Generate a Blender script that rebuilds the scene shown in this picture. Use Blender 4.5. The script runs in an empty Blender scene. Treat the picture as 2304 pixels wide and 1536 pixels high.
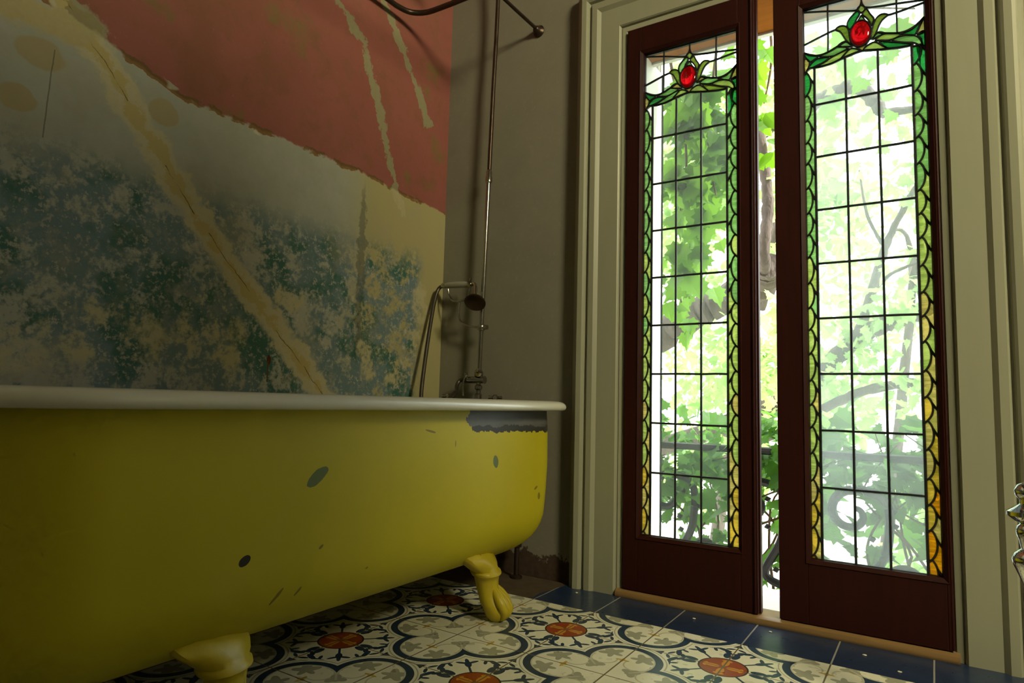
import bpy, bmesh, math, random
from mathutils import Vector, Matrix, Quaternion
random.seed(7)
SC = bpy.context.scene
COL = SC.collection
PI = math.pi
LAMP = 99.0  # strength of the added, unseen room lamp

# ------------------------------------------------------------------ helpers
def link(o, parent=None):
    COL.objects.link(o)
    if parent is not None:
        o.parent = parent
        o.location = -Vector(parent.location)      # mesh data is written in world metres
    return o

def obj(name, bm, mats, parent=None, smooth=False, bevel=0.0, angle=40):
    bmesh.ops.recalc_face_normals(bm, faces=bm.faces[:])
    me = bpy.data.meshes.new(name)
    bm.to_mesh(me); bm.free()
    for m in (mats if isinstance(mats, (list, tuple)) else [mats]):
        me.materials.append(m)
    o = bpy.data.objects.new(name, me)
    link(o, parent)
    if smooth:
        for p in me.polygons: p.use_smooth = True
        if angle < 180:
            me.set_sharp_from_angle(angle=math.radians(angle))
    if bevel:
        b = o.modifiers.new('bevel', 'BEVEL'); b.width = bevel; b.segments = 2; b.limit_method = 'ANGLE'
    return o

def thing(name, label, cat, loc, group=None):
    o = bpy.data.objects.new(name, None); COL.objects.link(o)
    o.location = loc; o.empty_display_size = .1
    o['label'] = label; o['category'] = cat
    if group: o['group'] = group
    return o

def tag(o, label, cat, group=None):
    o['label'] = label; o['category'] = cat
    if group: o['group'] = group
    return o

def structure(o, label=None, cat=None):
    o['kind'] = 'structure'
    if label: o['label'] = label
    if cat: o['category'] = cat
    return o

def box(bm, x0, x1, y0, y1, z0, z1, mi=0):
    vs = [bm.verts.new((x, y, z)) for x in (x0, x1) for y in (y0, y1) for z in (z0, z1)]
    for f in ((0,1,3,2),(4,6,7,5),(0,4,5,1),(2,3,7,6),(0,2,6,4),(1,5,7,3)):
        bm.faces.new([vs[i] for i in f]).material_index = mi

def catmull(pts, n=6, closed=False):
    pts = [Vector(p) for p in pts]; out = []
    m = len(pts)
    rng = range(m if closed else m-1)
    for i in rng:
        if closed: p0, p1, p2, p3 = pts[(i-1)%m], pts[i], pts[(i+1)%m], pts[(i+2)%m]
        else: p0, p1, p2, p3 = pts[max(i-1,0)], pts[i], pts[i+1], pts[min(i+2,m-1)]
        for k in range(n):
            t = k/n
            out.append(.5*((2*p1)+(-p0+p2)*t+(2*p0-5*p1+4*p2-p3)*t*t+(-p0+3*p1-3*p2+p3)*t**3))
    if not closed: out.append(pts[-1])
    return out

def loft(bm, rings, cap=True, closed=False, mi=0):
    R = [[bm.verts.new(p) for p in r] for r in rings]
    n = len(R[0])
    for a, b in zip(R, R[1:] + ([R[0]] if closed else [])):
        for i in range(n):
            j = (i+1) % n
            bm.faces.new((a[i], a[j], b[j], b[i])).material_index = mi
    if cap and not closed:
        bm.faces.new(list(reversed(R[0]))).material_index = mi
        bm.faces.new(R[-1]).material_index = mi
    return R

def tube(bm, pts, rad, seg=12, cap=True, mi=0, flat=1.0):
    pts = [Vector(p) for p in pts]
    if not isinstance(rad, (list, tuple)): rad = [rad]*len(pts)
    elif len(rad) != len(pts):
        r0 = rad; m = len(r0)-1
        rad = []
        for i in range(len(pts)):
            t = i/(len(pts)-1)*m; k = min(int(t), m-1); rad.append(r0[k]+(r0[k+1]-r0[k])*(t-k))
    t0 = (pts[1]-pts[0]).normalized()
    up = Vector((0,0,1)) if abs(t0.z) < .9 else Vector((1,0,0))
    nrm = (up - t0*up.dot(t0)).normalized()
    rings = []
    for i, p in enumerate(pts):
        a = pts[max(i-1,0)]; b = pts[min(i+1,len(pts)-1)]
        t = (b-a).normalized()
        nrm = (nrm - t*nrm.dot(t)).normalized()
        bn = t.cross(nrm)
        rings.append([p + (nrm*math.cos(2*PI*k/seg)*flat + bn*math.sin(2*PI*k/seg))*rad[i] for k in range(seg)])
    loft(bm, rings, cap, mi=mi)

def lathe(bm, prof, center, axis=(0,0,1), seg=20, mi=0):
    """prof: list of (r, h) along axis"""
    ax = Vector(axis).normalized(); c = Vector(center)
    q = Vector((0,0,1)).rotation_difference(ax)
    rings = []
    for r, h in prof:
        r = max(r, 1e-4)
        rings.append([c + q @ Vector((r*math.cos(2*PI*k/seg), r*math.sin(2*PI*k/seg), h)) for k in range(seg)])
    loft(bm, rings, True, mi=mi)

def rv(s=1.0): return Vector((random.uniform(-s, s), random.uniform(-s, s), random.uniform(-s, s)))
# ------------------------------------------------------------------ node maths
class V:
    def __init__(s, g, sock): s.g = g; s.s = sock
    def __add__(a, b): return a.g.m('ADD', a, b)
    __radd__ = __add__
    def __sub__(a, b): return a.g.m('SUBTRACT', a, b)
    def __rsub__(a, b): return a.g.m('SUBTRACT', b, a)
    def __mul__(a, b): return a.g.m('MULTIPLY', a, b)
    __rmul__ = __mul__
    def __truediv__(a, b): return a.g.m('DIVIDE', a, b)
    def __neg__(a): return a.g.m('MULTIPLY', a, -1.0)
    def __lt__(a, b): return a.g.m('LESS_THAN', a, b)
    def __gt__(a, b): return a.g.m('GREATER_THAN', a, b)
    def abs(a): return a.g.m('ABSOLUTE', a)
    def sq(a): return a.g.m('MULTIPLY', a, a)

class G:
    def __init__(s, name):
        s.mat = bpy.data.materials.new(name); s.mat.use_nodes = True
        s.nt = s.mat.node_tree; s.nt.nodes.clear()
        s.out = s.nt.nodes.new('ShaderNodeOutputMaterial')
    def n(s, t, **kw):
        nd = s.nt.nodes.new(t)
        for k, v in kw.items(): setattr(nd, k, v)
        return nd
    def put(s, inp, v):
        if isinstance(v, V): s.nt.links.new(v.s, inp)
        elif hasattr(v, 'node'): s.nt.links.new(v, inp)
        elif v is not None: inp.default_value = v
    def m(s, op, a, b=None, c=None):
        nd = s.n('ShaderNodeMath', operation=op)
        s.put(nd.inputs[0], a)
        if b is not None: s.put(nd.inputs[1], b)
        if c is not None: s.put(nd.inputs[2], c)
        return V(s, nd.outputs[0])
    def mn(s, a, b): return s.m('MINIMUM', a, b)
    def mx(s, a, b): return s.m('MAXIMUM', a, b)
    def ln(s, a, b): return s.m('SQRT', a.sq() + b.sq())
    def coord(s):
        tc = s.n('ShaderNodeTexCoord'); sp = s.n('ShaderNodeSeparateXYZ')
        s.nt.links.new(tc.outputs['Object'], sp.inputs[0])
        s.vec = tc.outputs['Object']
        return [V(s, sp.outputs[i]) for i in range(3)]
    def noise(s, scale, detail=4, rough=.55, vec=None, stretch=None, dist=0):
        nd = s.n('ShaderNodeTexNoise')
        nd.inputs['Scale'].default_value = scale; nd.inputs['Detail'].default_value = detail
        nd.inputs['Roughness'].default_value = rough; nd.inputs['Distortion'].default_value = dist
        v = vec if vec is not None else s.vec
        if stretch:
            mp = s.n('ShaderNodeMapping'); mp.inputs['Scale'].default_value = stretch
            s.nt.links.new(v, mp.inputs['Vector']); v = mp.outputs[0]
        s.nt.links.new(v, nd.inputs['Vector'])
        return V(s, nd.outputs['Fac'])
    def ss(s, x, lo, hi):
        nd = s.n('ShaderNodeMapRange', interpolation_type='SMOOTHSTEP')
        s.put(nd.inputs[0], x); s.put(nd.inputs[1], lo); s.put(nd.inputs[2], hi)
        return V(s, nd.outputs[0])
    def mix(s, f, a, b):
        nd = s.n('ShaderNodeMix', data_type='RGBA')
        s.put(nd.inputs[0], f)
        for i, c in ((6, a), (7, b)):
            s.put(nd.inputs[i], c if not isinstance(c, tuple) else (*c, 1)[:4])
        return V(s, nd.outputs[2])
    def mixs(s, f, a, b):
        nd = s.n('ShaderNodeMixShader'); s.put(nd.inputs[0], f)
        s.nt.links.new(a, nd.inputs[1]); s.nt.links.new(b, nd.inputs[2]); return nd.outputs[0]
    def bsdf(s, col, rough=.6, metal=0, bump=None, bs=.3, bd=.002, spec=.5, coat=0):
        b = s.n('ShaderNodeBsdfPrincipled')
        s.put(b.inputs['Base Color'], (*col, 1)[:4] if isinstance(col, tuple) else col)
        s.put(b.inputs['Roughness'], rough); s.put(b.inputs['Metallic'], metal)
        b.inputs['Specular IOR Level'].default_value = spec
        b.inputs['Coat Weight'].default_value = coat; b.inputs['Coat Roughness'].default_value = .1
        if bump is not None:
            bp = s.n('ShaderNodeBump'); bp.inputs['Strength'].default_value = bs; bp.inputs['Distance'].default_value = bd
            s.put(bp.inputs['Height'], bump); s.nt.links.new(bp.outputs[0], b.inputs['Normal'])
        return b
    def done(s, sh):
        s.nt.links.new(sh.outputs[0] if hasattr(sh, 'outputs') else sh, s.out.inputs[0]); return s.mat

def simple(name, col, rough=.6, metal=0, nscale=40, var=.12, bs=.15, bd=.001, stretch=None, spec=.5, coat=0):
    g = G(name); g.coord()
    n = g.noise(nscale, 3, stretch=stretch)
    c = g.mix(n, tuple(x*(1-var) for x in col), tuple(min(1, x*(1+var)) for x in col))
    return g.done(g.bsdf(c, rough, metal, bump=n, bs=bs, bd=bd, spec=spec, coat=coat))

# ------------------------------------------------------------------ materials
def m_floor():
    g = G('encaustic_tiles'); x, y, z = g.coord()
    T = .2; Y0 = -.21
    u = x/T; v = -(y+.378)/T
    def fold(a): return (a - 2*g.m('ROUND', a/2.0)).abs()
    X = fold(u); Yc = fold(v)                       # distance from medallion centre, in tiles
    qx = 1.0-X; qy = 1.0-Yc
    def dist(a, b, ca, cb): return g.ln(a-ca, b-cb)
    f = g.mn(g.mn(dist(qx, qy, .5, 0), dist(qx, qy, 0, .5)), g.ln(qx, qy))
    cream = (.72, .68, .52); navy = (.020, .045, .085); gray = (.36, .36, .26)
    n1 = g.noise(9, 3)
    col = g.mix(n1, (.72, .70, .54), (.84, .82, .66))
    def lay(mask, c):
        nonlocal col
        col = g.mix(mask, col, c)
    def AND(*a):
        r = a[0]
        for b in a[1:]: r = r*b
        return r
    def ell(a, b, ca, cb, ra, rb, ang=0):
        da = a-ca; db = b-cb
        if ang:
            c, s_ = math.cos(ang), math.sin(ang)
            da, db = da*c+db*s_, db*c-da*s_
        return ((da/ra).sq()+(db/rb).sq()) < 1.0
    # grey hairline outside the ring, navy ring
    lay(AND(f > .488, f < .503), (.42, .42, .33))
    lay(AND(f > .370, f < .458), navy)
    lay(AND(f > .352, f < .370), (.56, .55, .42))
    # inside the quatrefoil: folded coordinates P >= Q
    P = g.mx(qx, qy); Q = g.mn(qx, qy)
    inside = f < .352
    def leaf(ca, cb, r, ang, lobes=5):
        da = P-ca; db = Q-cb
        th = g.m('ARCTAN2', db, da) - ang
        rad = g.ln(da, db)
        w = g.m('COSINE', th*float(lobes))
        w2 = g.m('COSINE', th)
        return rad < (r*(.76 + .24*w + .16*w2))
    d38 = dist(P, Q, .44, .20)
    lay(AND(inside, (d38 - .150).abs() < .010, P < .5), (.52, .50, .37))
    lay(AND(inside, leaf(.635, .185, .158, .75)), gray)
    lay(AND(inside, leaf(.235, .205, .115, 2.9, 3)), gray)
    dg = (P+Q)*.70711; dt = (P-Q).abs()*.70711
    lay(AND(inside, dt < .012, dg > .28, dg < .5), (.52, .50, .37))
    ye = (.55, .36, .05)
    lay(AND(inside, g.mx(ell(P, Q, .5, 0, .02, .085), ell(P, Q, .5, 0, .055, .022))), ye)
    lay(AND(inside, g.mx(ell(dg, dt, .53, 0, .02, .06), ell(dg, dt, .53, 0, .05, .02))), ye)
    # medallion star side: A >= B
    A = g.mx(X, Yc); B = g.mn(X, Yc); r = g.ln(X, Yc)
    out = f > .52
    s1 = (A+B)*.70711; t1 = (A-B).abs()*.70711
    lay(AND(t1 < .014, s1 > .27, s1 < .5), navy)
    lay(AND(out, g.mx(g.mx(ell(s1, t1, .49, 0, .085, .040), ell(s1, t1, .57, 0, .070, .024)), ell(s1, t1, .535, .065, .024, .070, -.4))), navy)
    sc = g.mx(ell(A, B, .375, .050, .085, .042, .15), ell(A, B, .475, .055, .060, .030, .9))
    ring = g.mx(ell(A, B, .545, .120, .095, .034, 1.25), ell(A, B, .615, .065, .022, .060, .5))
    tip = g.mx(ell(A, B, .545, .265, .026, .095, .15), g.mx(ell(A, B, .495, .215, .050, .022, .5), ell(A, B, .590, .200, .045, .018, -.5)))
    lay(AND(out, g.mx(g.mx(sc, ring), tip)), navy)
    lay(AND(B < .010, A > .27, A < .34), navy)
    lay(AND(f > .53, A > .70), navy)
    lay(r < .275, (.035, .025, .02))
    ncol = g.noise(3.0, 1)
    lay(r < .255, g.mix(ncol, (.30, .045, .012), (.34, .075, .015)))
    lay(g.mx(ell(A, B, .12, 0, .085, .042), ell(A, B, .195, 0, .028, .060)), (.62, .27, .03))
    # border of plain blue tiles, bare screed in the corner
    blue = g.mix(g.noise(14, 2), (.010, .022, .060), (.022, .042, .095))
    brd = y > Y0
    lay(brd, blue)
    gu = (u - g.m('ROUND', u)).abs(); gv = (v - g.m('ROUND', v)).abs()
    gap = g.mix(brd, (.16, .13, .07), (.30, .30, .28))
    lay(gu < .009, gap)
    lay(AND(gv < .008, y < Y0), gap)
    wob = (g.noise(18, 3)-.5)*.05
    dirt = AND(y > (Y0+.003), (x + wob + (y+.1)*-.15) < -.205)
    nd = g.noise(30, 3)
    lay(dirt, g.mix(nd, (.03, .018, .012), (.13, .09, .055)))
    rough = .20 + g.noise(25, 2)*.22 + dirt*.4
    return g.done(g.bsdf(col, rough, bump=(gu < .010)+(gv < .010)*(y < Y0), bs=-.25, bd=.0015))

def m_peel():
    g = G('peeling_plaster'); x, y, z = g.coord()
    n_big = g.noise(4, 4, .6); n_mid = g.noise(16, 5, .68); n_fine = g.noise(70, 3, .7); n_b9 = g.noise(9, 2)
    nx = g.noise(9, 4, .65); w1 = (nx-.5); w2 = (g.noise(23, 3, .6)-.5)
    wz = z + w1*.10 + w2*.03; wy = y + w2*.07 + w1*.05
    def dline(pts, a, b):
        d = None
        for (y0, z0), (y1, z1) in zip(pts, pts[1:]):
            L2 = (y1-y0)**2+(z1-z0)**2
            t = ((a-y0)*(y1-y0) + (b-z0)*(z1-z0))*(1/L2)
            t = g.mn(g.mx(t, 0.0), 1.0)
            e = g.ln(a-(t*(y1-y0)+y0), b-(t*(z1-z0)+z0))
            d = e if d is None else g.mn(d, e)
        return d
    def blob(cy, cz, ry, rz, s=1.0):
        return g.ss(((wy-cy)/ry).sq()+((wz-cz)/rz).sq(), 1.15*s, .6*s)
    cream = g.mix(n_mid, (.36, .33, .22), (.50, .46, .32))
    greyl = g.mix(n_mid, (.29, .31, .27), (.43, .43, .39))
    blue = g.mix(n_big, (.095, .17, .195), (.20, .265, .30))
    teal = (.045, .135, .115)
    blue = g.mix(g.ss(g.noise(6, 3, .6), .48, .60), blue, teal)
    col = greyl
    # faded yellow wash near the window corner
    col = g.mix(g.ss(wy, -.55, -.35), col, (.38, .34, .17))
    pm_ = g.ss(z, 1.30, 1.34)
    # blue distemper field with scrubbed-off speckle
    top = 1.10 + (y+1.2).abs()*0.0
    fld = g.ss(wz, 1.15, 1.05)
    fld = fld * g.ss(wy, -.10, -.16)
    sp = g.ss(n_mid*.6 + n_fine*.4 + (n_big-.5)*.45, .60, .46)
    col = g.mix(fld*sp, col, blue)
    spk = g.ss(n_fine*.7 + g.noise(38, 4, .75)*.5, .64, .74)
    col = g.mix(fld*spk*.75, col, (.40, .38, .33))
    col = g.mix(fld*g.ss(g.noise(11, 4, .75), .54, .66)*.55, col, (.27, .28, .26))
    col = g.mix(fld*g.ss(g.noise(45, 3, .75), .60, .66)*.6, col, (.50, .47, .42))
    col = g.mix(g.ss(g.noise(5, 4, .7), .52, .66)*.35*(1.0-pm_), col, (.34, .31, .22))
    bq = None
    for cy, cz, ry, rz in ((-1.18, .72, .14, .07), (-.93, .73, .10, .11), (-1.42, .66, .12, .05), (-.70, .87, .05, .05),
              (-.36, .74, .05, .10), (-.22, .68, .07, .05), (-.12, .86, .05, .16)):
        q = ((wy-cy)*(1/ry)).sq()+((wz-cz)*(1/rz)).sq()
        bq = q if bq is None else g.mn(bq, q)
    col = g.mix(g.ss(bq, 1.4, .7)*.85*g.ss(n_mid*.7+n_fine*.3+(n_b9-.5)*.5, .44, .60), col, g.mix(n_fine, (.42, .38, .22), (.50, .46, .30)))
    col = g.mix(blob(-.42, 1.0, .02, .3)*.5, col, (.04, .06, .05))
    # pink paint above
    pedge = z + w2*.030 + w1*.020
    bline = 1.335 + g.mx(-(y+1.05), 0.0)*.28 - g.mx(y+.45, 0.0)*.07
    pm = g.ss(pedge, bline-.004, bline+.004)*(g.m('GREATER_THAN', wy, -1.33))
    pink = g.mix(n_big, (.36, .105, .085), (.50, .16, .135))
    pink = g.mix(g.ss(n_mid, .45, .70)*.45, pink, (.27, .13, .06))
    pink = g.mix(g.ss(g.noise(3.2, 3, .6), .52, .68)*.55, pink, (.30, .12, .06))
    pink = g.mix(g.ss(n_fine, .62, .75)*.3, pink, (.45, .30, .24))
    col = g.mix(pm, col, pink)
    col = g.mix(pm*g.ss(g.noise(5.5, 3, .6), .60, .70)*.7, col, (.27, .20, .06))
    # ragged lip along the colour change
    lip = (pedge-bline).abs()
    col = g.mix((lip < .008)*g.ss(nx, .46, .52), col, (.22, .12, .04))
    col = g.mix((lip < .016)*g.ss(n_b9, .62, .66), col, (.55, .52, .40))
    # scraped streaks through the pink
    ds = None; sy = y+w2*.035; sz = z+w1*.03
    for pts in ([(-.62, 1.90), (-.45, 1.775), (-.38, 1.602), (-.327, 1.461), (-.234, 1.246)], [(-.371, 1.98), (-.285, 1.876), (-.152, 1.696), (-.109, 1.626)]):
        d = dline(pts, sy, sz)
        ds = d if ds is None else g.mn(ds, d)
    ks = ds - (n_mid-.47)*.10
    col = g.mix(g.ss(ks, .015, .010), col, g.mix(n_fine, (.36, .32, .17), (.46, .41, .26)))
    # plastered crack running down to the bath
    crack = [(-1.36, 1.47), (-1.218, 1.308), (-1.014, 1.054), (-.739, .773), (-.5, .54)]
    d = dline(crack, y+w2*.02, z+w1*.02)
    k = d + (n_mid-.5)*.11 + (n_fine-.5)*.03 + (nx-.5)*.06
    col = g.mix(g.ss(k, .045, .028), col, g.mix(n_fine, (.42, .38, .24), (.52, .48, .34)))
    col = g.mix(g.ss(k, .016, .008)*.75, col, (.44, .35, .12))
    dc = d
    col = g.mix((dc < (n_mid-.36)*.006)*(n_big > .47)*.85, col, (.07, .05, .02))
    # pale ridge along the ceiling side
    d = dline([(-1.60, 1.37), (-1.42, 1.375), (-1.30, 1.385)], wy, wz)
    col = g.mix(g.ss(d, .045, .025), col, g.mix(n_fine, (.38, .33, .17), (.46, .40, .22)))
    for c in ((-1.405, 1.187, .038, .030), (-1.10, 1.275, .040, .035), (-1.37, 1.30, .05, .035)):
        rr = ((y+w2*.02-c[0])/c[2]).sq()+((z+w2*.02-c[1])/c[3]).sq()
        col = g.mix(g.ss(rr, 1.1, .7)*.6, col, (.36, .27, .10))
    col = g.mix(((y+1.349+(z-1.2)*-.03+(n_mid-.5)*.006).abs() < .0013)*(z > 1.12)*(z < 1.32)*.6, col, (.06, .065, .05))
    rr = ((y+.755)/.007).sq()+((z-.683)/.014).sq()
    col = g.mix(g.ss(rr, 1.2, .8), col, (.10, .025, .01))
    col = g.mix(((y+.757).abs() < .002)*(z < .68)*(z > .62), col, (.12, .06, .03))
    h = n_mid*.9 + g.ss(z + (n_mid-.5)*.04, 1.33, 1.345)*.4
    col = g.mix(pm*.38, col, (.012, .016, .010))
    return g.done(g.bsdf(col, .55 + n_mid*.3, bump=h, bs=.35, bd=.004, spec=.35))

def m_window_wall():
    g = G('bare_grey_plaster'); x, y, z = g.coord()
    n = g.noise(7, 4, .6); nf = g.noise(60, 3, .6)
    col = g.mix(n, (.19, .178, .14), (.25, .235, .19))
    col = g.mix(g.ss(nf, .55, .75)*.3, col, (.28, .26, .21))
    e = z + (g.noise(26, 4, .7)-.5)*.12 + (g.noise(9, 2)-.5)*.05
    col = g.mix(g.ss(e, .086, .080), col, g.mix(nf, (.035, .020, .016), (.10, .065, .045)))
    return g.done(g.bsdf(col, .85, bump=n+nf*.4, bs=.3, bd=.003, spec=.25))

def m_shell():
    g = G('chipped_yellow_paint'); x, y, z = g.coord()
    n = g.noise(5, 3, .6); nf = g.noise(60, 2, .65); nr = g.noise(38, 3, .6)
    col = g.mix(n, (.46, .405, .008), (.56, .49, .014))
    col = g.mix(g.ss(g.noise(2.2, 3), .5, .7)*.35, col, (.58, .52, .12))
    side = x > -.35
    def ell(cy, cz, ry, rz, ang, wob=.35):
        c, s_ = math.cos(ang), math.sin(ang)
        a = y-cy; b = z-cz
        A = a*c+b*s_; B = b*c-a*s_
        return ((A/ry).sq()+(B/rz).sq() + (nr-.5)*wob*3) < 1.0
    green = (.13, .18, .07)
    # big bare patch under the rim
    lo = .497 + (nr-.5)*.030 + g.m('ABSOLUTE', y+.20)*.02
    e1 = (y + (nr-.5)*.05) > g.m('ADD', -.615, ((z-.535)/.03).sq()*.03)
    patch = (z > lo)*e1*side
    pcol = g.mix(g.noise(20, 5, .6, stretch=(1, .4, 1.6)), (.035, .038, .042), (.17, .17, .17))
    col = g.mix(patch, col, pcol)
    col = g.mix(patch*(z < (lo+.016)), col, (.035, .034, .034))
    for a in ((-1.080, .433, .027, .0125, .55), (-.485, .424, .012, .016, .3)):
        col = g.mix(ell(*a)*side, col, green)
    col = g.mix(ell(-1.224, .304, .012, .0085, .5, .2)*side, col, (.012, .012, .012))
    for a in ((-1.147, .227, .018, .0035, .9), (-1.10, .226, .010, .003, .9), (-.754, .510, .018, .0025, -.2), (-.66, .478, .002, .008, 0),
              (-1.06, .30, .006, .003, .6), (-.93, .235, .004, .002, .3), (-.27, .335, .010, .004, .4), (-.25, .31, .006, .010, .2)):
        col = g.mix(ell(*a, .5)*side*.8, col, (.16, .11, .015))
    return g.done(g.bsdf(col, .42 + n*.2, bump=n, bs=.15, bd=.002, spec=.4))

def m_leg():
    g = G('thick_yellow_paint'); x, y, z = g.coord()
    n = g.noise(22, 5, .6); nf = g.noise(90, 4)
    col = g.mix(n, (.42, .32, .010), (.58, .47, .02))
    col = g.mix(g.ss(n, .66, .70), col, (.10, .06, .02))
    return g.done(g.bsdf(col, .4, bump=n+nf*.3, bs=.4, bd=.003, spec=.5))

def m_glass(name, tint, haze, hazecol=(.9, .95, .95), streak=0, refl=1.0, var=0):
    g = G(name); x, y, z = g.coord()
    tr = g.n('ShaderNodeBsdfTransparent'); tl = g.n('ShaderNodeBsdfTranslucent'); gl = g.n('ShaderNodeBsdfGlossy')
    gl.inputs['Roughness'].default_value = .03
    n = g.noise(6 if not streak else 30, 5, .6, stretch=(1, 1, 1) if not streak else (.5, 1, 3.0))
    tr.inputs[0].default_value = (*tint, 1)
    if var:
        hc = g.mix(g.ss(n, .35, .68), tuple(c*(1-var) for c in hazecol), tuple(min(1, c*(1+var*.6)) for c in hazecol))
        g.put(tl.inputs[0], hc)
    else:
        tl.inputs[0].default_value = (*hazecol, 1)
    dust = g.noise(160, 3, .6)
    f = (haze*.75) + g.ss(n, .35, .75)*(haze*.5) + g.ss(dust, .70, .76)*(.25 if haze < .5 else .0)
    a = g.mixs(f, tr.outputs[0], tl.outputs[0])
    fr = g.n('ShaderNodeFresnel'); fr.inputs[0].default_value = 1.45
    fac = V(g, fr.outputs[0])*refl
    return g.done(g.mixs(fac, a, gl.outputs[0]))

def m_leaf(name, c1, c2, trans=.5, y1=(.45, .65, .08)):
    g = G(name); g.coord()
    n = g.noise(3.5, 2); n2 = g.noise(30, 2)
    col = g.mix(g.ss(n, .4, .6), c1, c2)
    col = g.mix(n2*.25, col, y1)
    b = g.bsdf(col, .45, spec=.3)
    tl = g.n('ShaderNodeBsdfTranslucent'); g.put(tl.inputs[0], g.mix(.5, col, y1))
    return g.done(g.mixs(trans, b.outputs[0], tl.outputs[0]))

M = {}
M['floor'] = m_floor(); M['peel'] = m_peel(); M['wwall'] = m_window_wall(); M['shell'] = m_shell(); M['legp'] = m_leg()
M['casing'] = simple('cream_gloss_paint', (.285, .285, .205), .42, nscale=14, var=.06, bs=.12, bd=.001, stretch=(2, 2, .3), spec=.5)
M['whitepaint'] = simple('white_exterior_paint', (.70, .68, .60), .55, nscale=18, var=.06)
M['timber'] = simple('varnished_soffit_timber', (.30, .10, .014), .8, nscale=12, var=.25, stretch=(.6, 4, 4), spec=.05)
M['mahog'] = simple('dark_mahogany', (.026, .0048, .003), .52, nscale=26, var=.35, bs=.12, stretch=(3, 3, .25), spec=.16)
M['thresh'] = simple('worn_oak', (.22, .13, .05), .42, nscale=22, var=.3, bs=.2, stretch=(.25, 4, 4))
M['lead'] = simple('lead_came', (.030, .032, .034), .38, .6, nscale=60, var=.3, bs=.4)
M['enamel'] = simple('aged_white_enamel', (.66, .66, .58), .22, nscale=8, var=.07, bs=.04, spec=.6)
M['chrome'] = simple('worn_nickel', (.42, .40, .36), .18, 1.0, nscale=40, var=.2, bs=.08)
M['darkmetal'] = simple('tarnished_metal', (.060, .040, .028), .38, .75, nscale=50, var=.3, bs=.15)
M['hose'] = simple('flexible_hose', (.10, .085, .07), .4, .8, nscale=50, var=.2)
M['porcelain'] = simple('porcelain', (.30, .29, .24), .2, nscale=20, var=.04)
M['ceil'] = simple('drab_ceiling_paint', (.09, .08, .06), .8, nscale=6)
M['backwall'] = simple('drab_wall_paint', (.06, .055, .04), .8, nscale=5)
M['iron'] = simple('black_wrought_iron', (.012, .010, .010), .5, .3, nscale=40, var=.3, bs=.3)
M['bark'] = simple('rough_bark', (.085, .064, .050), .9, nscale=22, var=.5, bs=1.0, bd=.02, stretch=(1, 1, .35))
M['vinewood'] = simple('vine_wood', (.13, .075, .034), .85, nscale=40, var=.4, bs=.8, bd=.004)
M['ground'] = simple('pale_courtyard_gravel', (.50, .49, .44), .9, nscale=3, var=.1)
M['slab'] = simple('balcony_stone', (.55, .53, .48), .85, nscale=9, var=.12)
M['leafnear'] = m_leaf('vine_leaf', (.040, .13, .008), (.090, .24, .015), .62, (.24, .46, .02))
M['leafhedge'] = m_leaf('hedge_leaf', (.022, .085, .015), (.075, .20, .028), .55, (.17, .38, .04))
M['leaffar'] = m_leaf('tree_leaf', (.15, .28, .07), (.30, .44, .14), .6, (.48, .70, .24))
M['clearL'] = m_glass('old_clear_glass', (.92, .95, .93), .05, (.7, .76, .74))
M['clearR'] = m_glass('dusty_clear_glass', (.90, .94, .94), .20, (.8, .86, .86))
opal = {'g': (.15, .52, .22), 'p': (.46, .66, .34), 'o': (.46, .54, .18), 'y': (.62, .70, .32), 't': (.74, .66, .33), 'w': (.78, .64, .20), 'a': (.88, .54, .07)}
OK_ = list(opal)
OM = [m_glass('opal_glass_'+n, tuple(c*.9 for c in opal[k]), .75, tuple(c*1.0 for c in opal[k]), streak=1, refl=.8, var=.3)
      for k, n in zip(OK_, ('green', 'pale_green', 'olive', 'lime', 'straw', 'yellow', 'amber'))]
def m_ruby():
    g = G('ruby_glass'); g.coord()
    b = g.bsdf((.40, .002, .005), .06, spec=.6); b.inputs['Transmission Weight'].default_value = .85; b.inputs['IOR'].default_value = 1.45
    tl = g.n('ShaderNodeBsdfTranslucent'); tl.inputs[0].default_value = (.55, .0, .005, 1)
    return g.done(g.mixs(.18, b.outputs[0], tl.outputs[0]))
M['ruby'] = m_ruby()

# ------------------------------------------------------------------ room shell
WX, WY, WT = -.77, .01, .31        # left wall plane, window wall plane, outer face of the window wall
OX0, OX1, OZ = -.003, .842, 1.815   # door opening
bm = bmesh.new(); box(bm, WX-.15, 5.75, -3.75, .0, -.12, 0); box(bm, WX-.15, 5.75, 0, .31, -.12, -.03)
structure(obj('floor', bm, M['floor']), 'patterned encaustic tile floor with a plain blue border', 'floor')
bm = bmesh.new(); box(bm, WX-.15, WX, -3.75, WY, -.12, 3.3)
structure(obj('wall_left', bm, M['peel']), 'peeling pink and blue plaster wall behind the bath', 'wall')
bm = bmesh.new()
box(bm, WX-.15, OX0-.004, WY, WT, -.12, 3.3); box(bm, OX1+.004, 5.75, WY, WT, -.12, 3.3); box(bm, OX0-.004, OX1+.004, WY, .222, OZ+.005, 3.3); box(bm, OX0-.004, OX1+.004, .222, WT, OZ+.20, 3.3)
structure(obj('wall_back', bm, M['wwall']), 'grey plaster wall around the leaded French windows', 'wall')
bm = bmesh.new(); box(bm, 5.6, 5.75, -3.75, WY, -.12, 3.3)
structure(obj('wall_right', bm, M['backwall']), 'drab wall out of view to the right', 'wall')
bm = bmesh.new(); box(bm, WX-.15, 5.75, -3.75, -3.6, -.12, 3.3)
structure(obj('wall_front', bm, M['backwall']), 'drab wall behind the viewer', 'wall')
bm = bmesh.new(); box(bm, WX-.15, 5.75, -3.75, WT, 3.3, 3.45)
structure(obj('ceiling', bm, M['ceil']), 'drab painted ceiling', 'ceiling')

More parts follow.
